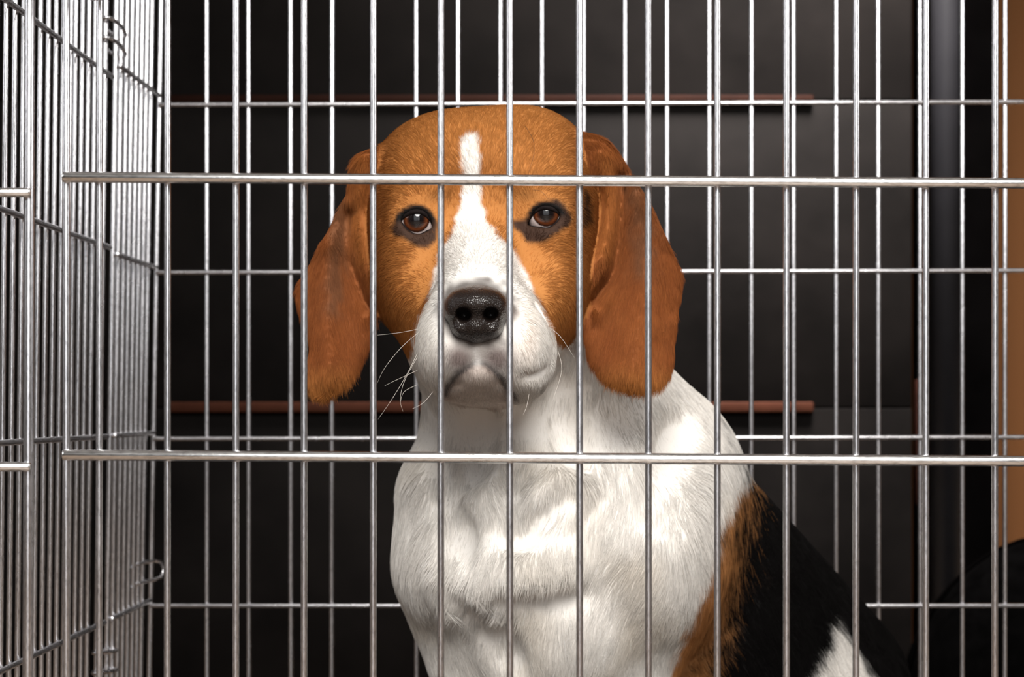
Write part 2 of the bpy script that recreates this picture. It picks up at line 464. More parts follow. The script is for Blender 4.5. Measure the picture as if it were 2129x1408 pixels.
GRID = (gx, gy, gz)
EYE_R = 0.0106
EYES = [(867, 458, 1.2045), (1135, 446, 1.2045)]
OPEN = [spline([(834, 459), (842, 447), (857, 439), (876, 439), (889, 449), (897, 463), (899, 473), (887, 480), (872, 487), (856, 484), (843, 473)], 4),
        spline([(1097, 465), (1104, 451), (1113, 439), (1125, 431), (1142, 431), (1157, 438), (1165, 450), (1154, 465), (1138, 474), (1121, 472), (1104, 469)], 4)]

# --- head
hd = Field(GRID)
hd.ell(1022, 412, 1.268, 212, 184, 0.066, 0.02)
hd.ell(900, 412, 1.260, 136, 160, 0.058, 0.02)
hd.ell(1112, 400, 1.260, 124, 158, 0.058, 0.02)
hd.ell(1000, 350, 1.235, 120, 90, 0.035, 0.02)            # forehead
hd.ell(868, 415, 1.228, 70, 46, 0.036, 0.014, rot=8)       # brows
hd.ell(1130, 402, 1.228, 70, 46, 0.036, 0.014, rot=-8)
hd.ell(845, 560, 1.250, 76, 122, 0.052, 0.02)             # cheeks
hd.ell(1152, 555, 1.250, 76, 128, 0.052, 0.02)
hd.ell(902, 640, 1.228, 76, 110, 0.048, 0.02)
hd.ell(1115, 635, 1.228, 80, 105, 0.048, 0.02)
hd.ell(868, 508, 1.228, 52, 40, 0.034, 0.014)              # under-eye
hd.ell(1130, 498, 1.228, 52, 40, 0.034, 0.014)
hd.cone((998, 460, 1.232), (993, 608, 1.160), 70, 70, 0.016)   # bridge
hd.ell(1000, 690, 1.172, 112, 130, 0.048, 0.014)
hd.ell(938, 722, 1.168, 74, 106, 0.046, 0.010)             # flews
hd.ell(1078, 728, 1.168, 78, 110, 0.046, 0.010)
hd.ell(1000, 760, 1.235, 130, 85, 0.060, 0.02)
hd.cone((992, 705, 1.121), (993, 760, 1.122), 6, 5, 0.004, True)   # philtrum
MOUTH = [(994, 757), (1018, 768), (1042, 790), (1066, 832), (1072, 880), (916, 880), (922, 828), (946, 790), (970, 768)]
hd.cut_front(MOUTH, 1.122, 1.140, 0.004)                   # open space under the lips
hd.ell(996, 770, 1.172, 96, 56, 0.043, 0.004)              # chin
for (ex, ey, eY), op in zip(EYES, OPEN):
    hd.ell(ex, ey, eY, EYE_R * FPX / eY + 9, EYE_R * FPX / eY + 9, EYE_R + 0.0022, 0.008)
    c = W(ex, ey, eY); r = 0.022
    sl, X, Y, Z = hd.win(c - np.array([r, 0.04, r]), c + np.array([r, 0.002, r]))
    y0 = eY - EYE_R
    Pm = np.array([[(p[0] - CX) * y0 / FPX, H - (p[1] - HY) * y0 / FPX] for p in op])
    d2 = poly_sdf(np.broadcast_to(X[:, :, 0], (X.shape[0], Z.shape[2])).copy(), np.broadcast_to(Z[0, :, :], (X.shape[0], Z.shape[2])).copy(), Pm)
    d = np.maximum(d2[:, None, :] - 0.0002, Y - (eY + 0.001)).astype(np.float32)
    hd.put(sl, d, 0.0022, True)
# wrinkles on the right flew and under the eyes
hd.cone((1118, 640, 1.150), (1135, 745, 1.150), 5, 6, 0.006, True)
hd.cone((1085, 790, 1.125), (1130, 770, 1.140), 4, 4, 0.006, True)

# --- ears
er = Field(GRID)
EAR_L = spline([(806, 330), (772, 318), (740, 328), (728, 355), (722, 388), (700, 425), (680, 470), (640, 548), (613, 592), (617, 640), (636, 690), (642, 725), (636, 765), (641, 800), (662, 818),
                (692, 815), (722, 797), (746, 765), (763, 730), (777, 690), (786, 650), (800, 622), (797, 590), (778, 545), (768, 500), (772, 440), (800, 390)], 5)
EAR_R = spline([(1190, 300), (1220, 286), (1252, 293), (1287, 318), (1312, 352), (1346, 410), (1376, 470), (1402, 522), (1420, 560), (1422, 592), (1412, 650), (1405, 700), (1400, 750), (1384, 786),
                (1345, 808), (1300, 805), (1256, 786), (1226, 750), (1213, 700), (1205, 650), (1200, 605), (1214, 562), (1236, 520), (1247, 480), (1246, 430), (1236, 385), (1205, 340)], 5)
def ear(poly, Yref, ridges, depth_fn, T0, wedge):
    Pm = np.array([[(p[0] - CX) * Yref / FPX, H - (p[1] - HY) * Yref / FPX] for p in poly])
    lo = np.array([Pm[:, 0].min() - 0.014, Yref - 0.05, Pm[:, 1].min() - 0.014]); hi = np.array([Pm[:, 0].max() + 0.014, Yref + 0.06, Pm[:, 1].max() + 0.014])
    sl, X, Y, Z = er.win(lo, hi)
    x2 = np.broadcast_to(X[:, :, 0], (X.shape[0], Z.shape[2])).copy(); z2 = np.broadcast_to(Z[0, :, :], x2.shape).copy()
    d2 = poly_sdf(x2, z2, Pm)
    u = x2 * FPX / Yref + CX; v_ = HY - (z2 - H) * FPX / Yref
    yc = depth_fn(u, v_)
    for P, amp, wd in ridges:
        yc = yc + amp * np.exp(-(line_dist(u, v_, spline(P, 5, False)) / wd) ** 2)
    di = np.clip(-d2 / wedge, 0, 1); h = T0 * np.sqrt(1 - (1 - di) ** 2)
    do = np.maximum(d2, 0)
    yy = np.maximum(np.abs(Y - yc[:, None, :]) - h[:, None, :], -0.004)
    d = np.where(d2[:, None, :] < 0, np.maximum(yy * 0.85, 0 * yy + np.minimum(yy, -d2[:, None, :] * 0 + yy)), np.sqrt(np.maximum(yy, 0) ** 2 + do[:, None, :] ** 2))
    er.put(sl, d.astype(np.float32), 0.004)
ear(EAR_L, 1.232, [([(758, 340), (748, 440), (768, 540), (785, 600)], -0.010, 22), ([(722, 430), (716, 510), (742, 590), (768, 640)], 0.007, 14),
                   ([(680, 520), (676, 620), (690, 770)], -0.010, 34)],
    lambda u, v: 1.240 + 0.010 * np.clip((v - 300) / 150, 0, 1) - 0.028 * np.clip((v - 420) / 400, 0, 1) ** 1.2 + 0.006 * np.clip((690 - u) / 80, 0, 1), 0.0042, 0.006)
ear(EAR_R, 1.232, [([(1250, 330), (1268, 430), (1252, 530), (1222, 585)], -0.010, 20), ([(1296, 350), (1292, 450), (1278, 555), (1236, 625)], 0.010, 15),
                   ([(1345, 440), (1340, 600), (1310, 770)], -0.013, 52), ([(1390, 520), (1400, 640)], 0.002, 24)],
    lambda u, v: 1.240 + 0.008 * np.clip((v - 280) / 150, 0, 1) - 0.026 * np.clip((v - 420) / 400, 0, 1) ** 1.2 + 0.008 * np.clip((u - 1370) / 60, 0, 1), 0.0044, 0.006)
er.ell(800, 372, 1.258, 46, 52, 0.030, 0.016)              # ear roots
er.ell(1214, 345, 1.258, 46, 52, 0.030, 0.016)

# --- body
bd_ = Field(GRID)
bd_.cone((1058, 735, 1.305), (1195, 1010, 1.385), 195, 300, 0.03)
bd_.ell(1075, 1105, 1.335, 242, 275, 0.105, 0.03)
bd_.cone((1180, 760, 1.31), (1330, 980, 1.36), 130, 185, 0.03)
bd_.ell(905, 1022, 1.318, 72, 95, 0.052, 0.012)
bd_.ell(932, 1172, 1.312, 105, 130, 0.066, 0.018)
bd_.ell(1325, 1120, 1.335, 190, 260, 0.092, 0.03)
bd_.ell(1130, 1300, 1.340, 215, 200, 0.092, 0.025)
bd_.cone((1290, 1085, 1.405), (1560, 1490, 1.50), 262, 335, 0.03)
bd_.ell(1640, 1730, 1.540, 330, 300, 0.12, 0.03)
bd_.ell(1640, 1590, 1.455, 215, 270, 0.062, 0.02)           # near thigh
bd_.cone((1540, 1740, 1.43), (1480, 1900, 1.37), 60, 45, 0.015)
bd_.ell(1450, 1910, 1.355, 75, 42, 0.045, 0.012)
bd_.cone((985, 1290, 1.315), (1010, 1700, 1.30), 105, 52, 0.02)   # forelegs
bd_.cone((1010, 1700, 1.30), (1008, 1930, 1.30), 52, 48, 0.012)
bd_.ell(1004, 1955, 1.275, 70, 52, 0.040, 0.012)
bd_.cone((1300, 1310, 1.325), (1275, 1700, 1.31), 125, 56, 0.02)
bd_.cone((1275, 1700, 1.31), (1270, 1925, 1.31), 56, 50, 0.012)
bd_.ell(1268, 1945, 1.285, 72, 52, 0.040, 0.012)
bd_.cone((1880, 1790, 1.60), (1990, 1700, 1.63), 36, 26, 0.012)   # tail
bd_.cone((1990, 1700, 1.63), (2060, 1600, 1.64), 26, 16, 0.010)
# loose skin of the throat and breast: soft rolls and creases laid on the surface found so far
def front_y(F, px, py):
    y = 1.25
    for _ in range(4):
        p = W(px, py, y)
        i = min(np.searchsorted(gx, p[0]), len(gx) - 1); k = min(np.searchsorted(gz, p[2]), len(gz) - 1)
        hit = np.nonzero(F[i, :, k] < 0)[0]
        if len(hit) == 0: return y
        y = float(gy[hit[0]])
    return y
def crease(pts, r, k=0.010, off=0.55, sub=True):
    P = spline(pts, 3, False); ys = [front_y(bd_.F, *p) for p in P]
    for a in range(len(P) - 1):
        rm = R(r, ys[a]); d = -off * rm if sub else off * rm
        bd_.cone((P[a][0], P[a][1], ys[a] + d), (P[a + 1][0], P[a + 1][1], ys[a + 1] + d), r, r, k, sub)
crease([(950, 1200), (980, 1250), (1002, 1292)], 22, 0.012, 0.50, False)
crease([(956, 1206), (1050, 1196), (1150, 1178)], 18, 0.026, 0.95, False)
crease([(1210, 985), (1150, 1035), (1095, 1085)], 16, 0.018, 0.75, False)
crease([(996, 835), (992, 925), (984, 980)], 12, 0.014)
crease([(1068, 950), (1065, 1050), (1069, 1112)], 11, 0.012)
crease([(1190, 1030), (1135, 1078), (1085, 1118)], 9, 0.012)
crease([(910, 965), (934, 1060), (950, 1120), (938, 1195)], 11, 0.016, 0.6)
crease([(915, 1238), (945, 1268), (972, 1300), (992, 1330)], 10, 0.016, 0.7)
crease([(1050, 1262), (1120, 1260), (1200, 1238)], 6, 0.016, 0.9)
crease([(1180, 790), (1180, 880), (1198, 960)], 11, 0.014)
crease([(1425, 885), (1400, 965), (1365, 1080)], 6, 0.024, 1.0)
crease([(1040, 1330), (1060, 1400)], 12, 0.016)

FH = smin(hd.F, er.F, 0.006)
FALL = smin(FH, bd_.F, 0.014)
FALL = np.maximum(FALL, (Z0 + 0.0005 - gz)[None, None, :].astype(np.float32))

def surface_nets(F, g):
    S = F < 0
    n = np.zeros([q - 1 for q in F.shape], np.int8)
    for a in (0, 1):
        for b in (0, 1):
            for c in (0, 1):
                n += S[a:F.shape[0] - 1 + a, b:F.shape[1] - 1 + b, c:F.shape[2] - 1 + c]
    act = (n > 0) & (n < 8)
    I = np.argwhere(act); idx = np.full(act.shape, -1, np.int32); idx[act] = np.arange(len(I))
    acc = np.zeros((len(I), 3)); cnt = np.zeros(len(I))
    corners = [(a, b, c) for a in (0, 1) for b in (0, 1) for c in (0, 1)]
    for p in corners:
        for ax in range(3):
            if p[ax]: continue
            q = list(p); q[ax] = 1
            f0 = F[I[:, 0] + p[0], I[:, 1] + p[1], I[:, 2] + p[2]]; f1 = F[I[:, 0] + q[0], I[:, 1] + q[1], I[:, 2] + q[2]]
            m = (f0 < 0) != (f1 < 0)
            t = np.where(m, f0 / np.where(m, f0 - f1, 1), 0)
            pt = np.tile(np.array(p, float), (len(I), 1)); pt[:, ax] = t
            acc += pt * m[:, None]; cnt += m
    loc = acc / cnt[:, None]
    V = np.stack([g[a][I[:, a]] + loc[:, a] * (g[a][I[:, a] + 1] - g[a][I[:, a]]) for a in range(3)], 1)
    Q = []
    for ax in range(3):
        b, c = (ax + 1) % 3, (ax + 2) % 3
        s0 = [slice(None)] * 3; s1 = [slice(None)] * 3
        s0[ax] = slice(0, -1); s1[ax] = slice(1, None)
        for w in (b, c): s0[w] = slice(1, -1); s1[w] = slice(1, -1)
        A = S[tuple(s0)]; B = S[tuple(s1)]
        E = np.argwhere(A != B); flip = A[tuple(E.T)]
        E[:, b] += 1; E[:, c] += 1
        def cell(db, dc):
            K = E.copy(); K[:, b] += db; K[:, c] += dc
            return idx[K[:, 0], K[:, 1], K[:, 2]]
        q = np.stack([cell(-1, -1), cell(0, -1), cell(0, 0), cell(-1, 0)], 1)
        q[~flip] = q[~flip][:, ::-1]
        Q.append(q)
    Q = np.concatenate(Q); return V, Q[(Q >= 0).all(1)]
V, Q = surface_nets(FALL, GRID)
def relax(V, Q, it=2, lam=0.5):
    E = np.concatenate([Q[:, [0, 1]], Q[:, [1, 2]], Q[:, [2, 3]], Q[:, [3, 0]]])
    n = np.bincount(E[:, 0], minlength=len(V)) + np.bincount(E[:, 1], minlength=len(V))
    for _ in range(it):
        acc = np.zeros_like(V)
        for a in range(3):
            acc[:, a] = np.bincount(E[:, 0], V[E[:, 1], a], len(V)) + np.bincount(E[:, 1], V[E[:, 0], a], len(V))
        V = V + lam * (acc / np.maximum(n, 1)[:, None] - V)
    return V
V = relax(V, Q, 2, 0.5)

def sample(F, P):
    """trilinear lookup of a grid field"""
    ii, tt = [], []
    for a in range(3):
        i = np.clip(np.searchsorted(GRID[a], P[:, a]) - 1, 0, len(GRID[a]) - 2)
        t = np.clip((P[:, a] - GRID[a][i]) / (GRID[a][i + 1] - GRID[a][i]), 0, 1); ii.append(i); tt.append(t)
    out = 0
    for a in (0, 1):
        for b in (0, 1):
            for c in (0, 1):
                w = (tt[0] if a else 1 - tt[0]) * (tt[1] if b else 1 - tt[1]) * (tt[2] if c else 1 - tt[2])
                out = out + w * F[ii[0] + a, ii[1] + b, ii[2] + c]
    return out
_ng = np.random.default_rng(7).random((32, 32, 32)).astype(np.float32)
def vnoise(P, s, off=0.0):
    """smooth value noise in -1..1 with cell size s"""
    q = P / s + off; i = np.floor(q).astype(int); t = q - i; t = t * t * (3 - 2 * t); out = 0
    for a in (0, 1):
        for b in (0, 1):
            for c in (0, 1):
                w = (t[:, 0] if a else 1 - t[:, 0]) * (t[:, 1] if b else 1 - t[:, 1]) * (t[:, 2] if c else 1 - t[:, 2])
                out = out + w * _ng[(i[:, 0] + a) % 32, (i[:, 1] + b) % 32, (i[:, 2] + c) % 32]
    return out * 2 - 1

# --- the coat: white, tan, black patches laid out over the dog's own surface
WHITE = np.array([0.77, 0.742, 0.705]); TAN = np.array([0.42, 0.168, 0.044]); EARC = np.array([0.21, 0.063, 0.017])
BLACK = np.array([0.0045, 0.004, 0.004]); SKIN = np.array([0.013, 0.0095, 0.0105])
def uv(P):
    return P[:, 0] / P[:, 1] * FPX + CX, HY - (P[:, 2] - H) / P[:, 1] * FPX
BLAZE = spline([(966, 280), (990, 277), (996, 300), (997, 350), (998, 405), (1004, 445), (1018, 470), (1042, 497), (1062, 516), (1080, 545), (1098, 580), (1114, 615), (1130, 650), (1140, 675), (1152, 705), (1168, 722), (1260, 760),
                (1260, 900), (800, 900), (790, 790), (850, 752), (862, 705), (872, 668), (886, 640), (898, 600), (906, 560), (917, 522), (934, 495), (950, 462), (958, 420), (960, 350), (959, 300)], 3)
DARK_EYE = [spline([(816, 478), (820, 458), (829, 441), (846, 430), (869, 427), (890, 438), (906, 455), (910, 480), (903, 501), (885, 514), (860, 510), (838, 498), (824, 488)], 4),
            spline([(1064, 460), (1087, 457), (1101, 445), (1114, 427), (1144, 416), (1168, 423), (1184, 449), (1182, 462), (1166, 479), (1140, 498), (1118, 505), (1096, 500), (1084, 486), (1070, 477)], 4)]
LIP = [(925, 818), (945, 785), (970, 764), (993, 754), (1016, 764), (1040, 785), (1066, 826)]
EDGE_W = [(1480, 700), (1560, 930), (1566, 985), (1532, 1022), (1506, 1080), (1490, 1150), (1470, 1220), (1440, 1290), (1410, 1350), (1392, 1408), (1380, 1480), (1400, 1620), (1400, 2000)]
EDGE_B = [(1480, 700), (1560, 930), (1562, 985), (1552, 1025), (1536, 1080), (1530, 1150), (1522, 1220), (1508, 1290), (1492, 1350), (1470, 1408), (1450, 1500), (1460, 1620), (1460, 2000)]
PATCH = [(1744, 1296), (1728, 1345), (1690, 1408), (1600, 1560), (1600, 1900), (1950, 1900), (1880, 1560), (1815, 1408), (1775, 1350)]
def ss(x, a, b):
    t = np.clip((x - a) / (b - a), 0, 1); return t * t * (3 - 2 * t)
def mixc(c, col, m): return c * (1 - m[:, None]) + np.asarray(col) * m[:, None]
def coat(P, reg, jit=0.0, rng=None):
    """reg: 0 head, 1 ear, 2 body"""
    u, v = uv(P); n = len(P)
    ju = vnoise(P, 0.004) * 5 + vnoise(P, 0.012, 9.3) * 4
    if rng is not None: ju = ju + rng.normal(0, 1, n) * jit
    u2, v2 = u + ju, v + vnoise(P, 0.004, 3.1) * 3
    big = vnoise(P, 0.03, 1.7); fine = vnoise(P, 0.006, 5.2)
    head = np.tile(TAN, (n, 1))
    head = mixc(head, TAN * np.array([1.2, 1.3, 1.45]), 0.3 * ss(big + 0.5 * fine, -0.1, 0.9))
    head = mixc(head, TAN * np.array([0.72, 0.64, 0.56]), 0.45 * ss(-big + 0.6 * fine, 0.0, 1.0))
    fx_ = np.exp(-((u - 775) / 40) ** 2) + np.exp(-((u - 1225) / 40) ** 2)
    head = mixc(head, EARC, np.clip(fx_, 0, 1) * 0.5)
    dk = poly_sdf(u2, v2, spline([(1208, 400), (1222, 398), (1230, 430), (1226, 460), (1212, 470)], 3))
    head = mixc(head, BLACK * 2, 0.8 * ss(-dk, -6, 6))
    for bx0, by0 in ((912, 408), (1092, 405)):                       # dusky hairs at the inner brows
        head = mixc(head, TAN * 0.35, 0.55 * np.exp(-((u - bx0) / 26) ** 2 - ((v - by0) / 14) ** 2))
    wb = poly_sdf(u2, v2, BLAZE)
    wm = ss(-wb, -6, 5) * (P[:, 1] < 1.30)
    head = mixc(head, WHITE, wm)
    # muzzle: dusky whisker bed, lips and the fringe over the nose
    mu = np.exp(-((u - 954) / 34) ** 2 - ((v - 746) / 32) ** 2) + np.exp(-((u - 1034) / 34) ** 2 - ((v - 746) / 32) ** 2)
    head = mixc(head, (0.11, 0.068, 0.064), np.clip(mu * 0.95, 0, 0.85))
    head = mixc(head, (0.045, 0.036, 0.035), 0.85 * np.exp(-(line_dist(u2, v2, LIP) / 10) ** 2))
    head = mixc(head, (0.80, 0.78, 0.76), 0.6 * np.exp(-(line_dist(u2, v2, [(992, 728), (993, 760)]) / 7) ** 2))
    nd = np.sqrt(((u2 - 990) / 1.12) ** 2 + (v2 - 648) ** 2)
    head = mixc(head, (0.055, 0.044, 0.040), 0.9 * (1 - ss(nd + 1.6 * ju, 62, 86)))
    head = mixc(head, (0.55, 0.34, 0.22), 0.28 * np.exp(-((u - 1095) / 22) ** 2 - ((v - 690) / 60) ** 2))
    chin = ss(-poly_sdf(u2, v2, np.array(MOUTH, float)), -3, 5); head = mixc(head, (0.55, 0.43, 0.37), 0.42 * chin)  # pinkish chin, with the shade from the muzzle above mixed into its colour
    head = mixc(head, (0.05, 0.04, 0.04), 0.8 * np.exp(-(line_dist(u2, v2, [(1128, 812), (1142, 800)]) / 4) ** 2))
    for k, D in enumerate(DARK_EYE):
        dm = poly_sdf(u2, v2, D)
        head = mixc(head, SKIN, 0.93 * ss(-dm, -7, 4))
        do = poly_sdf(u, v, OPEN[k]); ey = EYES[k][1]
        head = mixc(head, BLACK, ss(-do, -15, -7) * ss(ey + 4 - v, -4, 6))
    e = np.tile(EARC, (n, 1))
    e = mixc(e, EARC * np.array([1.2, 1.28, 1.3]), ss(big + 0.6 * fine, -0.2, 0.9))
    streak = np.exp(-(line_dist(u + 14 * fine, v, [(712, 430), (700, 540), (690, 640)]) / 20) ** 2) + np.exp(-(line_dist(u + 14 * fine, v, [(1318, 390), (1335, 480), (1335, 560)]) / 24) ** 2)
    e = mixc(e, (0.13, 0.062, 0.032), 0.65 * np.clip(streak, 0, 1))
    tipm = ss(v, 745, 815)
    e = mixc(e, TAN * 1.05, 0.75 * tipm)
    inner = np.exp(-(line_dist(u, v, [(755, 345), (745, 440), (758, 530)]) / 24) ** 2) + np.exp(-(line_dist(u, v, [(1262, 340), (1268, 440), (1255, 520)]) / 22) ** 2)
    e = mixc(e, TAN * np.array([0.85, 0.75, 0.7]), 0.6 * np.clip(inner, 0, 1))
    b = np.tile(WHITE, (n, 1)); b = mixc(b, WHITE * np.array([0.93, 0.88, 0.80]), ss(big, 0, 1) * 0.6)
    def side(E):
        E = np.array(E, float); xx = np.interp(v2, E[:, 1], E[:, 0]); return u2 + 6 * fine - xx
    far_side = P[:, 1] > 1.62
    m1 = ss(side(EDGE_W), -8, 10); b = mixc(b, np.array([0.44, 0.20, 0.072]), m1)
    m2 = ss(side(EDGE_B) + 22 * vnoise(P, 0.016, 2.2) + 14 * fine, -62, 58)
    if rng is not None: m2 = np.where(rng.random(n) < m2 * 1.0, np.clip(m2 + 0.35, 0, 1), m2 * 0.6)
    b = mixc(b, BLACK, m2)
    m3 = ss(-poly_sdf(u2 + 8 * fine, v2, PATCH), -9, 9); b = mixc(b, WHITE, m3)
    low = ss(v, 1640, 1700) ; b = mixc(b, WHITE, low * (u < 1560))
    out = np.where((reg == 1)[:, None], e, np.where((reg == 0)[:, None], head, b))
    return np.clip(out, 0.002, 0.95)
def region(P):
    a, b, c = sample(hd.F, P), sample(er.F, P), sample(bd_.F, P)
    reg = np.where((b < a) & (b < c), 1, np.where(a < c + 0.001, 0, 2))
    return reg

def attr_mat(name, hair):
    m, nt, b = mat(name)
    at = node(nt, 'ShaderNodeAttribute'); at.attribute_name = 'coat'
    if not hair:
        link(nt, at.outputs['Color'], b.inputs['Base Color']); b.inputs['Roughness'].default_value = 0.8
        b.inputs['Specular IOR Level'].default_value = 0.2
        n = noise(nt, 900, 3, 0.6); bump(nt, n.outputs[0], b, 0.4, 0.0006)
        return m
    hi = node(nt, 'ShaderNodeHairInfo')
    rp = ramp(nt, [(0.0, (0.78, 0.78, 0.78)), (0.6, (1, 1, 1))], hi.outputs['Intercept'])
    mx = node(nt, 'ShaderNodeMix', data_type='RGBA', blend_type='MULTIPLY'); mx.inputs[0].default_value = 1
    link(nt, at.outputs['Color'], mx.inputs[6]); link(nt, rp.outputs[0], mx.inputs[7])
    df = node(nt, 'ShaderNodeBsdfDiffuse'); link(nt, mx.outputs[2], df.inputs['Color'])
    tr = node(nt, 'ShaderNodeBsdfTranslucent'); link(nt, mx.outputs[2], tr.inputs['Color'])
    hr = node(nt, 'ShaderNodeBsdfHair', component='Reflection')
    hr.inputs['RoughnessU'].default_value = 0.25; hr.inputs['RoughnessV'].default_value = 0.5
    gl = node(nt, 'ShaderNodeMix', data_type='RGBA'); gl.inputs[0].default_value = 0.06
    gl.inputs[7].default_value = (0.45, 0.44, 0.43, 1); link(nt, mx.outputs[2], gl.inputs[6]); link(nt, gl.outputs[2], hr.inputs['Color'])
    m1 = node(nt, 'ShaderNodeMixShader'); m1.inputs[0].default_value = 0.22
    link(nt, df.outputs[0], m1.inputs[1]); link(nt, tr.outputs[0], m1.inputs[2])
    m2 = node(nt, 'ShaderNodeMixShader'); m2.inputs[0].default_value = 0.12
    link(nt, m1.outputs[0], m2.inputs[1]); link(nt, hr.outputs[0], m2.inputs[2])
    out = nt.nodes['Material Output']; link(nt, m2.outputs[0], out.inputs['Surface']); nt.nodes.remove(b)
    return m
M_COAT = attr_mat('short_coat', False); M_FUR = attr_mat('fur_strands', True)

DB = (0.06, 1.36, Z0)
dog = empty('beagle_dog', DB, 'white, tan and black beagle with long brown ears sitting inside the wire crate', 'dog')
me = bpy.data.meshes.new('body')
VL = V - np.array(DB)
me.vertices.add(len(V)); me.vertices.foreach_set('co', VL.astype(np.float32).ravel())
me.loops.add(len(Q) * 4); me.loops.foreach_set('vertex_index', Q.astype(np.int32).ravel())
me.polygons.add(len(Q)); me.polygons.foreach_set('loop_start', np.arange(0, len(Q) * 4, 4, dtype=np.int32))
me.update(calc_edges=True); me.validate()
me.polygons.foreach_set('use_smooth', [True] * len(me.polygons))
regV = region(V)
cv = coat(V, regV)
ca = me.color_attributes.new('coat', 'FLOAT_COLOR', 'POINT')
ca.data.foreach_set('color', np.concatenate([cv, np.ones((len(V), 1))], 1).astype(np.float32).ravel())
me.materials.append(M_COAT)
body = link_obj('body', me, dog)
print('dog mesh', len(V), len(Q))

# --- normals for hair placement
def vert_normals(V, Q):
    n = np.cross(V[Q[:, 2]] - V[Q[:, 0]], V[Q[:, 3]] - V[Q[:, 1]]); N = np.zeros_like(V)
    for k in range(4):
        for a in range(3): N[:, a] += np.bincount(Q[:, k], n[:, a], len(V))
    return N / (np.linalg.norm(N, axis=1, keepdims=True) + 1e-12)
N = vert_normals(V, Q)
T = np.concatenate([Q[:, [0, 1, 2]], Q[:, [0, 2, 3]]])
TA = 0.5 * np.linalg.norm(np.cross(V[T[:, 1]] - V[T[:, 0]], V[T[:, 2]] - V[T[:, 0]]), axis=1)
TC = V[T].mean(1); TN = N[T].mean(1); TN /= np.linalg.norm(TN, axis=1, keepdims=True) + 1e-12
TR = region(TC); tu, tv = uv(TC)
view = -TC + np.array([0, 0, H]); view /= np.linalg.norm(view, axis=1, keepdims=True)
facing = (TN * view).sum(1)
eye_d = np.minimum(poly_sdf(tu, tv, OPEN[0]), poly_sdf(tu, tv, OPEN[1]))
NOSE_P = spline([(940, 597), (990, 590), (1040, 597), (1056, 628), (1058, 660), (1040, 692), (1012, 714), (990, 718), (968, 714), (942, 692), (924, 660), (926, 628)], 4)
nose_d = poly_sdf(tu, tv, NOSE_P)
base_w = TA * np.where(facing > -0.35, 1.0, 0.12) * (TC[:, 2] > Z0 + 0.004)
base_w *= np.where((TR == 0) & ((eye_d < 1.5) | (nose_d < -2)) & (TC[:, 1] < 1.21), 0, 1)
base_w *= np.where(tv > 1500, 0.18, 1.0)

def norm(a): return a / (np.linalg.norm(a, axis=1, keepdims=True) + 1e-12)
def flow(P, reg):
    """direction in which the coat lies"""
    u, v = uv(P); n = len(P)
    nose = W(990, 620, 1.11); d = P - nose
    hdv = norm(d * np.array([1, 1.2, 1.0]))
    hdv[:, 2] -= 0.55 * ss(v, 560, 700)                # cheeks and lips: downwards
    hdv[:, 2] -= 0.5 * ss(np.abs(u - 1000), 130, 220)
    earv = np.zeros((n, 3)); earv[:, 2] = -1; earv[:, 0] = np.where(u < 1000, 0.12, -0.10) * ss(v, 500, 750); earv[:, 1] = -0.05
    bv = np.zeros((n, 3)); bv[:, 2] = -1
    bv[:, 0] = 0.75 * ss(u, 1180, 1520) - 0.35 * ss(1000 - u, 0, 130) - 0.25 * np.exp(-((u - 1150) / 60) ** 2 - ((v - 1080) / 90) ** 2)
    bv[:, 0] += 0.5 * np.sin((v - 900) / 70.0) * np.exp(-((u - 980) / 120) ** 2) * 0.6
    bv[:, 0] -= 0.9 * np.exp(-((u - 1340) / 110) ** 2 - ((v - 1180) / 170) ** 2)
    bv[:, 1] = 0.25 * ss(u, 1250, 1600)
    return norm(np.where((reg == 1)[:, None], earv, np.where((reg == 0)[:, None], hdv, bv)))
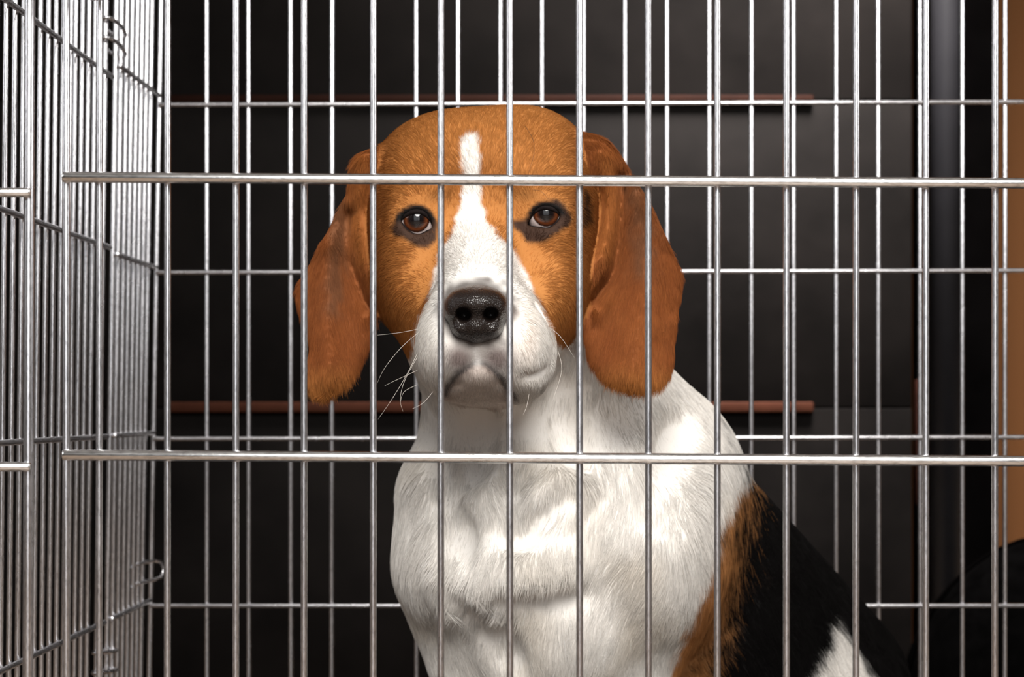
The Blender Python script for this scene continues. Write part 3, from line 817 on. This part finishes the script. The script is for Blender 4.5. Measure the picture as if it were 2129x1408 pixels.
def make_fur(name, which, count, length, rad, lift, seed, extra=None):
    rng = np.random.default_rng(seed)
    w = base_w * (TR == which)
    cdf = np.cumsum(w); t = np.searchsorted(cdf, rng.random(count) * cdf[-1]); t = np.clip(t, 0, len(T) - 1)
    r1 = np.sqrt(rng.random(count)); r2 = rng.random(count)
    bw = np.stack([1 - r1, r1 * (1 - r2), r1 * r2], 1)
    P = (V[T[t]] * bw[:, :, None]).sum(1); Nn = norm((N[T[t]] * bw[:, :, None]).sum(1))
    reg = np.full(count, which); u, v = uv(P)
    L = length(P, u, v) * rng.uniform(0.65, 1.15, count)
    D = flow(P, reg)
    Ax = np.stack([vnoise(P, 0.007, 11.0), vnoise(P, 0.007, 17.0), vnoise(P, 0.007, 23.0)], 1)
    Bx = np.stack([vnoise(P, 0.0022, 31.0), vnoise(P, 0.0022, 37.0), vnoise(P, 0.0022, 41.0)], 1)
    D = D + (0.26 if which == 2 else 0.13) * Ax + (0.16 if which == 2 else 0.10) * Bx + rng.normal(0, 0.11, (count, 3))
    Tn = norm(D - Nn * (D * Nn).sum(1, keepdims=True))
    lf = lift * rng.uniform(0.6, 1.4, count)
    col = coat(P + 0.5 * L[:, None] * Tn, reg, 2.5, rng)
    col = col * (1 + rng.normal(0, 0.12, count))[:, None] * (1 + 0.10 * vnoise(P, 0.003, 4.4))[:, None]
    col = np.clip(col, 0.002, 0.93)
    s = np.array([0.0, 0.33, 0.68, 1.0])
    pts = P[:, None, :] - 0.0003 * Nn[:, None, :] + (L[:, None] * s)[:, :, None] * Tn[:, None, :] + (L[:, None] * (lf[:, None] * (s * (1 - 0.55 * s))))[:, :, None] * Nn[:, None, :]
    pts[:, 2:, 2] -= (L[:, None] * np.array([0.03, 0.08]))
    cu_ = bpy.data.hair_curves.new(name)
    cu_.add_curves([4] * count)
    cu_.points.foreach_set('position', (pts - np.array(DB)).astype(np.float32).ravel())
    rd = (rad * rng.uniform(0.75, 1.25, count))[:, None] * np.array([1.0, 0.95, 0.7, 0.12])
    a = cu_.attributes.get('radius') or cu_.attributes.new('radius', 'FLOAT', 'POINT')
    a.data.foreach_set('value', rd.astype(np.float32).ravel())
    a = cu_.attributes.new('coat', 'FLOAT_COLOR', 'CURVE')
    a.data.foreach_set('color', np.concatenate([col, np.ones((count, 1))], 1).astype(np.float32).ravel())
    cu_.materials.append(M_FUR)
    o = link_obj(name, cu_, dog); o['kind'] = 'stuff'
    return o
def len_head(P, u, v):
    L = 0.0062 + 0 * u
    muzzle = np.exp(-((u - 1000) / 150) ** 2 - ((v - 690) / 130) ** 2)
    L = L * (1 - 0.55 * np.clip(muzzle * 1.2, 0, 1))
    de = np.minimum(poly_sdf(u, v, OPEN[0]), poly_sdf(u, v, OPEN[1])); L = L * (0.28 + 0.72 * ss(de, 2, 40))
    dn = poly_sdf(u, v, NOSE_P); L = L * np.where(P[:, 1] < 1.2, 0.45 + 0.55 * ss(dn, 0, 25), 1)
    return L
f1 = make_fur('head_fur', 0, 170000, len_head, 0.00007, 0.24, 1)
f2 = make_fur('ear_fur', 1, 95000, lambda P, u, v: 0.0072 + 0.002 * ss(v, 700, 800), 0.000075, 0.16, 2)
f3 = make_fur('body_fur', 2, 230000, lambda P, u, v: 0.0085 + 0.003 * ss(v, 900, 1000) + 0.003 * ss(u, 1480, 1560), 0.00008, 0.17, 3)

# --- nose leather
nx = np.arange(W(915, 0, 1.12)[0], W(1066, 0, 1.12)[0], 0.00045); ny = np.arange(1.098, 1.155, 0.0005); nz = np.arange(W(0, 730, 1.12)[2], W(0, 578, 1.12)[2], 0.00045)
ns = Field((nx, ny, nz))
ns.ell(991, 634, 1.1285, 60, 42, 0.022, 0.006)
ns.ell(955, 648, 1.1285, 31, 34, 0.017, 0.006)
ns.ell(1026, 648, 1.1285, 31, 34, 0.017, 0.006)
ns.ell(991, 682, 1.1290, 42, 34, 0.0175, 0.006)
ns.ell(957, 686, 1.1260, 20, 17, 0.0125, 0.003, rot=-35)
ns.ell(1026, 686, 1.1260, 20, 17, 0.0125, 0.003, rot=35)
ns.ell(963, 654, 1.1075, 17, 15, 0.016, 0.002, True, rot=-12)
ns.ell(1020, 653, 1.1075, 17, 15, 0.016, 0.002, True, rot=12)
ns.cone((958, 664, 1.1105), (924, 671, 1.1175), 7, 5, 0.0012, True)
ns.cone((1024, 664, 1.1105), (1058, 671, 1.1175), 7, 5, 0.0012, True)
ns.cone((991, 660, 1.1068), (992, 718, 1.1120), 3.6, 4.0, 0.0010, True)
nV, nQ = surface_nets(ns.F, (nx, ny, nz)); nV = relax(nV, nQ, 1, 0.4)
m, nt, b = mat('wet_nose_leather')
b.inputs['Base Color'].default_value = (0.011, 0.0068, 0.0055, 1); b.inputs['Roughness'].default_value = 0.5; b.inputs['Specular IOR Level'].default_value = 0.12
b.inputs['Coat Weight'].default_value = 0.85; b.inputs['Coat Roughness'].default_value = 0.2
tc = node(nt, 'ShaderNodeTexCoord'); vo = node(nt, 'ShaderNodeTexVoronoi'); vo.inputs['Scale'].default_value = 1250
link(nt, tc.outputs['Object'], vo.inputs['Vector']); bump(nt, vo.outputs['Distance'], b, 0.7, 0.0004)
link(nt, b.inputs['Normal'].links[0].from_socket, b.inputs['Coat Normal'])
mesh_from('nose', rel(nV, DB), nQ, m, dog)['label'] = 'black wet leathery nose'

# --- eyes
m, nt, b = mat('brown_eye')
tc = node(nt, 'ShaderNodeTexCoord'); sp = node(nt, 'ShaderNodeSeparateXYZ'); link(nt, tc.outputs['Object'], sp.inputs[0])
cb_ = node(nt, 'ShaderNodeCombineXYZ'); link(nt, sp.outputs[0], cb_.inputs[0]); link(nt, sp.outputs[2], cb_.inputs[2])
ln = node(nt, 'ShaderNodeVectorMath', operation='LENGTH'); link(nt, cb_.outputs[0], ln.inputs[0])
dv = node(nt, 'ShaderNodeMath', operation='DIVIDE'); dv.inputs[1].default_value = EYE_R; link(nt, ln.outputs['Value'], dv.inputs[0])
nn = noise(nt, 900, 3); ad = node(nt, 'ShaderNodeMath', operation='MULTIPLY_ADD'); ad.inputs[1].default_value = 0.07; link(nt, nn.outputs[0], ad.inputs[0])
sb = node(nt, 'ShaderNodeMath', operation='SUBTRACT'); sb.inputs[1].default_value = 0.035; link(nt, dv.outputs[0], sb.inputs[0]); link(nt, sb.outputs[0], ad.inputs[2])
rp = ramp(nt, [(0.0, (0.004, 0.004, 0.005)), (0.34, (0.006, 0.004, 0.004)), (0.43, (0.035, 0.010, 0.004)), (0.52, (0.105, 0.028, 0.008)), (0.60, (0.05, 0.014, 0.006)), (0.645, (0.02, 0.01, 0.008)), (0.69, (0.62, 0.52, 0.50)), (1.0, (0.70, 0.58, 0.55))], ad.outputs[0])
link(nt, rp.outputs[0], b.inputs['Base Color']); b.inputs['Roughness'].default_value = 0.5; b.inputs['Specular IOR Level'].default_value = 0.0
b.inputs['Coat Weight'].default_value = 1.0; b.inputs['Coat Roughness'].default_value = 0.012; b.inputs['Coat IOR'].default_value = 1.52
M_EYE = m
M_LID = plain('black_eyelid_rim', (0.012, 0.009, 0.009), 0.75, nscale=500, namp=0.3, spec=0.06)
for k, ((ex, ey, eY), op) in enumerate(zip(EYES, OPEN)):
    c = W(ex, ey, eY)
    bm = bmesh.new(); bmesh.ops.create_uvsphere(bm, u_segments=48, v_segments=32, radius=EYE_R)
    ev = [tuple(q.co) for q in bm.verts]; ef = [tuple(q.index for q in p.verts) for p in bm.faces]; bm.free()
    eo = mesh_from('eye', ev, ef, M_EYE, dog, tuple(c - np.array(DB)))
    pth, rad = [], []
    y0 = eY - EYE_R * 0.9
    for p in list(op) + [op[0]]:
        x = (p[0] - CX) * y0 / FPX - c[0]; z = H - (p[1] - HY) * y0 / FPX - c[2]
        rr2 = min(x * x + z * z, (EYE_R * 0.985) ** 2)
        pth.append((x, -math.sqrt(EYE_R ** 2 - rr2) - 0.0002, z)); rad.append(0.0005 + 0.0017 * max(0, min(1, z / 0.006 + 0.2)))
    v, f = tube_geo(pth, rad, 10, False); mesh_from('eyelid_rim', v, f, M_LID, eo)

# --- whiskers, brow hairs
wh = []
def whisker(pts, Ys):
    P = [np.array([p[0], p[1], y]) for p, y in zip(pts, Ys)]
    wh.append([W(*q) for q in spline(P, 4, False)])
for pts, Ys in [([(872, 684), (830, 692), (784, 697)], (1.145, 1.135, 1.13)), ([(872, 690), (835, 722), (800, 765), (783, 800)], (1.145, 1.13, 1.125, 1.13)),
                ([(870, 730), (845, 780), (815, 830), (786, 872)], (1.15, 1.135, 1.13, 1.13)), ([(872, 735), (842, 790), (832, 830), (838, 856)], (1.15, 1.135, 1.13, 1.13)),
                ([(868, 770), (825, 790), (800, 802)], (1.15, 1.14, 1.135)), ([(868, 800), (840, 815), (832, 838)], (1.15, 1.14, 1.135)),
                ([(1140, 680), (1165, 700), (1195, 745)], (1.145, 1.135, 1.13)), ([(1160, 730), (1168, 770), (1150, 830)], (1.15, 1.14, 1.135)),
                
                ([(1100, 820), (1095, 845), (1088, 862)], (1.135, 1.125, 1.12)), ([(900, 815), (880, 838), (858, 850)], (1.14, 1.13, 1.125)),
                ]:
    whisker(pts, Ys)
gl = [tube_geo(p, list(np.linspace(0.0001, 0.00004, len(p))), 5) for p in wh]
v, f = join_geo(gl)
o = mesh_from('whiskers', rel(v, DB), f, plain('pale_whisker', (0.75, 0.70, 0.64), 0.4, nscale=300, namp=0.1), dog); o['kind'] = 'stuff'
dh = []
for pts, Ys in [([(1092, 262), (1108, 290), (1110, 320), (1098, 362)], (1.205, 1.20, 1.195, 1.192)), ([(1108, 395), (1125, 398), (1142, 416)], (1.188, 1.184, 1.184))]:
    P = [np.array([p[0], p[1], y]) for p, y in zip(pts, Ys)]; q = [W(*s_) for s_ in spline(P, 4, False)]
    dh.append(tube_geo(q, list(np.linspace(0.0001, 0.00004, len(q))), 5))
v, f = join_geo(dh)
o = mesh_from('brow_hairs', rel(v, DB), f, plain('dark_hair', (0.02, 0.012, 0.01), 0.5, nscale=300), dog); o['kind'] = 'stuff'
